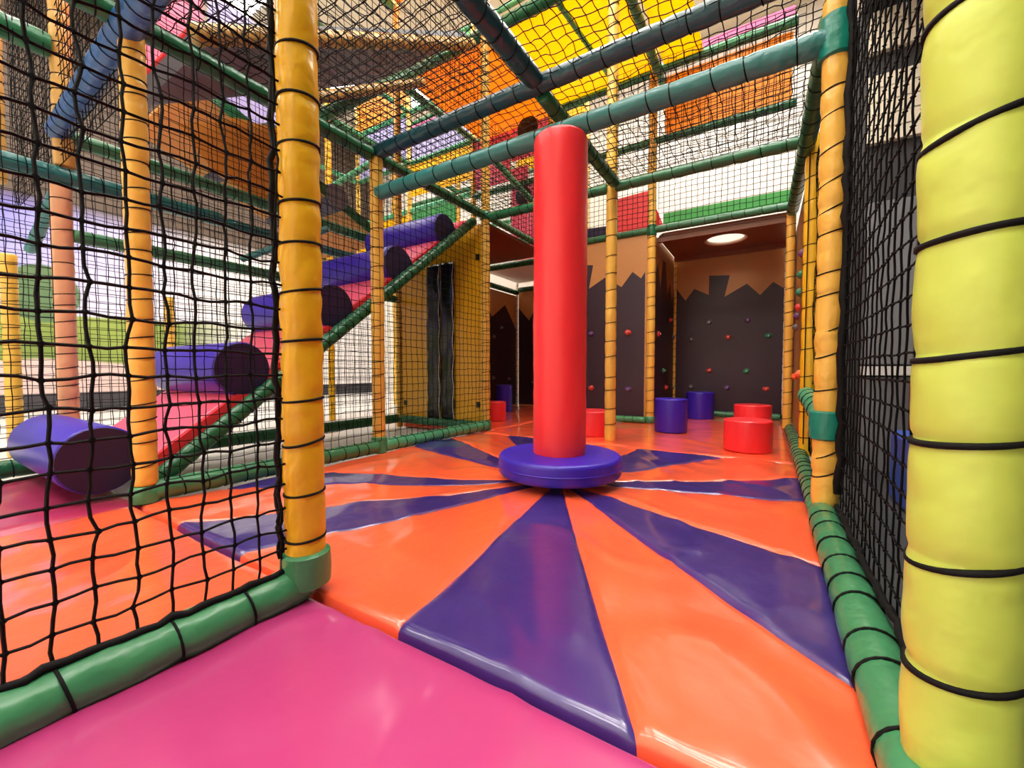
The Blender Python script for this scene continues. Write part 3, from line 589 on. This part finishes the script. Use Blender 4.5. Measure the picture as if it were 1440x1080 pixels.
# pink tower with black openings
t = thing('pink_tower', 'pink and white panels with black round openings beyond the alcove deck', 'panel', (-2.3, Y3, 1.9))
for (xa, xb, z0, z1, m) in [(XL - .52, XL - .30, 1.95, 2.9, 'tpink'), (XL - .28, XL - .04, 1.95, 2.72, 'tpink'), (XL - .52, XL - .04, 3.0, 3.36, 'tpink'), (XL - .52, XL - .28, 3.44, 4.06, 'cream')]:
    MB().span(xa, xb, Y3 + .002, Y3 + .03, z0, z1).build('panel', m, t)
for (px, py, r) in [(736, 275, .10), (742, 180, .13)]:
    c = at_y(px, py, Y3 - .01); MB().revolve((c[0], Y3 + .001, c[2]), (c[0], Y3 - .03, c[2]), [(0, r), (.024, r), (.03, r * .9)], 24).build('opening', 'blk', t, smooth=True, auto=40)
tag(MB().prism([at_x(p, q_, XLL - .01) for p, q_ in ((250, 175), (330, 165), (425, 190), (425, 300), (385, 292), (300, 240))], (-.02, 0, 0)).build('side_panel', 'ttan'), 'tan board behind the nets on the far side of the ramp', 'panel')

# ------------------------------------------------------------------ nets
def net(label, o, U, Vv, wd, ht, cell=.05, r=.0021, sag=(0, 0, 0), seed=0, jit=.004, sub=2, knots=False, group=None, m='net', wv=.006):
    rs = np.random.RandomState(seed); o = np.array(o, float); U = np.array(U, float); U /= np.linalg.norm(U); Vv = np.array(Vv, float); Vv /= np.linalg.norm(Vv); Nn = np.cross(U, Vv); sag = np.array(sag, float)
    nu, nv = max(1, round(wd / cell)), max(1, round(ht / cell)); du, dv = wd / nu, ht / nv
    I, J = np.meshgrid(np.arange(nu + 1), np.arange(nv + 1), indexing='ij')
    jj = rs.uniform(-1, 1, (nu + 1, nv + 1, 3)) * jit; jj[0] = jj[-1] = 0; jj[:, 0] = jj[:, -1] = 0
    sm = np.sin(math.pi * I / nu) * np.sin(math.pi * J / nv)
    wave = wv * np.sin(I * .55 + seed) * np.cos(J * .4 + seed * 2)
    G = o + U * (I * du)[..., None] + Vv * (J * dv)[..., None] + jj + sag * sm[..., None] + Nn * (wave * (sm > 0))[..., None]
    def strands(A):
        if sub == 2:
            n = A.shape[1]; B = np.empty((A.shape[0], 2 * n - 1, 3)); B[:, ::2] = A; B[:, 1::2] = (A[:, 1:] + A[:, :-1]) / 2 + rs.uniform(-1, 1, (A.shape[0], n - 1, 3)) * jit * .6; return B
        return A
    vs, qs, off = [], [], 0
    for A, side in ((strands(G), U), (strands(G.transpose(1, 0, 2)), Vv)):
        k = A.shape; ang = np.array([0, 2.0944, 4.18879]); offs = (np.cos(ang)[:, None] * Nn + np.sin(ang)[:, None] * side) * r
        P = A[:, :, None, :] + offs; vs.append(P.reshape(-1, 3))
        s, n = np.meshgrid(np.arange(k[0]), np.arange(k[1] - 1), indexing='ij'); b0 = (s * k[1] + n).ravel() * 3 + off
        for a in range(3): b = (a + 1) % 3; qs.append(np.stack([b0 + a, b0 + b, b0 + 3 + b, b0 + 3 + a], 1))
        off += P.size // 3
    if knots:
        C = G.reshape(-1, 3); kr = r * 2.1; d8 = np.array([U * kr, Vv * kr, -U * kr, -Vv * kr]); t_, b_ = Nn * kr, -Nn * kr
        pts = np.stack([C + d8[0], C + d8[1], C + d8[2], C + d8[3], C + t_, C + b_], 1); vs.append(pts.reshape(-1, 3)); b0 = np.arange(len(C)) * 6 + off
        # octahedron as four quads round each of two axes
        for q in ((0, 1, 4, 3), (2, 3, 4, 1), (0, 3, 5, 1), (2, 1, 5, 3)): qs.append(np.stack([b0 + i for i in q], 1))
    ob = quad_obj('safety_net', np.concatenate(vs), np.concatenate(qs), m); return tag(ob, label, 'net', group)
Z = (0, 0, 1); X_ = (1, 0, 0); Y_ = (0, 1, 0)
# near nets
net('big-meshed black net in front of the plain orange mat at the left', (-.93, -.45, .068), Y_, Z, 1.0, 1.75, r=.0031, jit=.005, knots=True, seed=1)
net('black net between the lime post and the amber right-hand post', (.21, .70, .06), Y_, Z, 1.0, 2.3, r=.0024, jit=.0018, knots=True, seed=2, wv=.001)
# lacing of the near nets
rnd = random.Random(5)
def lace(label, pts, r, n=26, amp=.006):
    P = [np.array(p, float) for p in pts]; out = []
    for a, b in zip(P[:-1], P[1:]):
        for k in range(n): out.append(a + (b - a) * k / n + np.array([rnd.uniform(-amp, amp) for _ in range(3)]))
    out.append(P[-1]); o = MB().tube(out, r, 6).build('lacing_rope', 'cord', smooth=True); return tag(o, label, 'rope')
lace('black rope lacing the left net to the golden post', [(-.958, .512, .10), (-.958, .512, 1.85)], .007, 60, .005)
lace('thin black rope end hanging beside the foot of the golden post', [(-.945, .505, .28), (-.935, .50, .10)], .004, 10, .006)
lace('black rope lacing the left net to its green floor beam', [(-.925, -.4, .071), (-.925, .50, .073)], .007, 40, .004)
lace('black rope lacing the right net to its green floor beam', [(.20, .1, .085), (.20, 1.70, .082)], .0075, 60, .005)
lace('black rope lacing the right net to the amber right-hand post', [(.207, Y1 - .045, .12), (.207, Y1 - .045, 2.4)], .012, 60, .006)
lace('thick black rope down the outer side of the lime post', [(.245, .655, -.05), (.245, .652, 2.0)], .006, 50, .002)
# arena side nets
for (a, b, lab, sd) in ((.64, Y1 - .04, 'fine black net in front of the lower half of the roller ramp', 4), (Y1 + .02, Y2 - .04, 'fine black net in front of the yellow board and the upper half of the ramp', 5)):
    net(lab, (XL + .07, a, .09), Y_, Z, b - a, ZR - .13, seed=sd, jit=.003)
# roof nets
R_ = dict(sag=(0, 0, -.03), jit=.006, r=.0024)
net('roof net over the near left quarter of the arena', (XL + .03, -.1, ZR + .03), X_, Y_, 1.1, Y1 + .06, seed=6, **R_)
net('roof net over the near right quarter of the arena', (XM + .04, -.1, ZR + .03), X_, Y_, 1.08, Y1 + .06, seed=7, **R_)
net('roof net over the far left quarter of the arena', (XL + .03, Y1 + .03, ZR + .01), X_, Y_, 1.1, Y2 - Y1 - .06, seed=8, **R_)
net('roof net over the far right quarter of the arena', (XM + .04, Y1 + .03, ZR + .01), X_, Y_, 1.08, Y2 - Y1 - .06, seed=9, **R_)
net('second layer of net low over the near left quarter of the arena', (XL + .03, .3, ZR + .10), X_, Y_, 1.1, 1.4, seed=10, sag=(0, 0, -.05), jit=.006)
# upper and far nets
FN = dict(jit=.003, sub=1, r=.0022)
net('net over the deck edge above the climbing recess', (XM + .03, Y3 - .045, 1.93), X_, Z, 1.08, 1.45, seed=11, jit=.003, sub=1, r=.0028)
net('net over the deck edge behind the top of the red column', (XL + .03, Y3 - .045, 1.93), X_, Z, 1.1, 1.45, seed=12, jit=.003, sub=1, r=.0028)
net('net above the deck of the alcove', (XLL + .03, Y3 - .045, 1.93), X_, Z, 1.05, 1.45, seed=13, jit=.003, sub=1, r=.0028)
net('net over the open edge of the alcove deck', (XL + .02, Y2 + .03, 1.9), Y_, Z, 1.2, .8, seed=14, **FN)
net('net along the upper ramp above the roof', (XL + .06, .3, 1.93), Y_, Z, 2.55, 1.9, seed=15, **FN)
net('net on the far side of the roller ramp above the rails', (XLL + .055, .66, .1), Y_, Z, 2.3, 2.6, seed=16, **FN)
net('net in front of the painted hills left of the peach post', (XLL + .055, -.7, .1), Y_, Z, 1.25, 2.6, seed=17, **FN)
net('far net between the golden posts and the painted hills', (XF - .055, .3, .1), Y_, Z, 3.4, 3.2, seed=18, **FN)
net('net across the upper bay behind the tan posts', (XF, .60, 1.6), X_, Z, 2.2, 1.9, seed=19, **FN)
net('net across the bay above the slim post of the yellow board', (XF + .02, Y2, 1.9), X_, Z, 2.2, 1.5, seed=20, **FN)
net('net high above the right half of the arena', (XM, Y2, 1.9), X_, Z, 1.1, .02 + .7, seed=21, **FN)
net('net along the right wall between the two right-hand posts', (.215, Y1 + .05, .45), Y_, Z, 1.12, 1.3, seed=22, **FN)
net('net low on the right wall below the mint rail', (.205, Y1 + .05, .07), Y_, Z, 1.12, .3, seed=23, **FN)

# ------------------------------------------------------------------ beyond the right net
tag(MB().span(.21, HX1 - .02, -1.2, 3.08, -.058, -.03).build('passage_mat', 'dgrey'), 'dark grey mat on the passage floor beyond the right net', 'mat')
def xw(px, py, X): return at_x(px, py, X)
tag(MB().span(.42, HX1 - .02, -.6, 3.3, 2.55, 2.6).build('light_blocker', 'dgrey'), 'added dark slab blocking ceiling light over the passage beyond the right net', 'light_blocker')  # added slab, only there to keep the passage below dark
tag(MB().span(.30, 2.2, 3.1, 3.15, -.06, 2.55).build('passage_screen', 'dgrey'), 'dark grey screen closing the passage beyond the right net', 'screen')
for (z0, n, lab) in ((1.80, 5, 'cream slatted screen behind the right net, above the grey cabinet'), (2.30, 3, 'cream slatted strip at the top behind the right net')):
    t = thing('slatted_screen', lab, 'screen', (.9, 3.09, z0))
    for k in range(n): MB().span(.45, 1.75, 3.06, 3.098, z0 + k * .075, z0 + .068 + k * .075).build('slat', 'cream', t)
t = thing('grey_cabinet', 'tall grey panelled cabinet behind the right net', 'cabinet', (1.1, 3.0, -.06))
for k in range(5): MB().span(.45 + k * .22, .66 + k * .22, 2.99, 3.08, .56, 1.45).build('door', 'greyb', t, bevel=.006)
MB().span(.45, 1.55, 2.97, 3.08, .50, .55).build('ledge', 'lampw', t); MB().span(.45, 1.55, 3.0, 3.078, -.03, .49).build('plinth', 'greyb', t)
tag(MB().span(.60, 1.2, 2.45, 2.8, -.03, .50).build('foam_block', 'dred', bevel=.02), 'dark red foam block behind the right net', 'block')
tag(MB().span(.46, 1.1, 1.95, 2.4, -.03, .27).build('foam_block', 'bluemat', bevel=.02), 'blue foam block in front of the dark red one behind the right net', 'block')
tag(MB().span(.40, 1.1, 1.30, 1.85, -.03, .12).build('foam_block', 'dgreen', bevel=.02), 'dark green foam step on the passage floor behind the right net', 'block')
tag(MB().span(.36, .8, .85, 1.2, -.03, .14).build('foam_block', 'green', bevel=.02), 'green foam block behind the lime post', 'block')
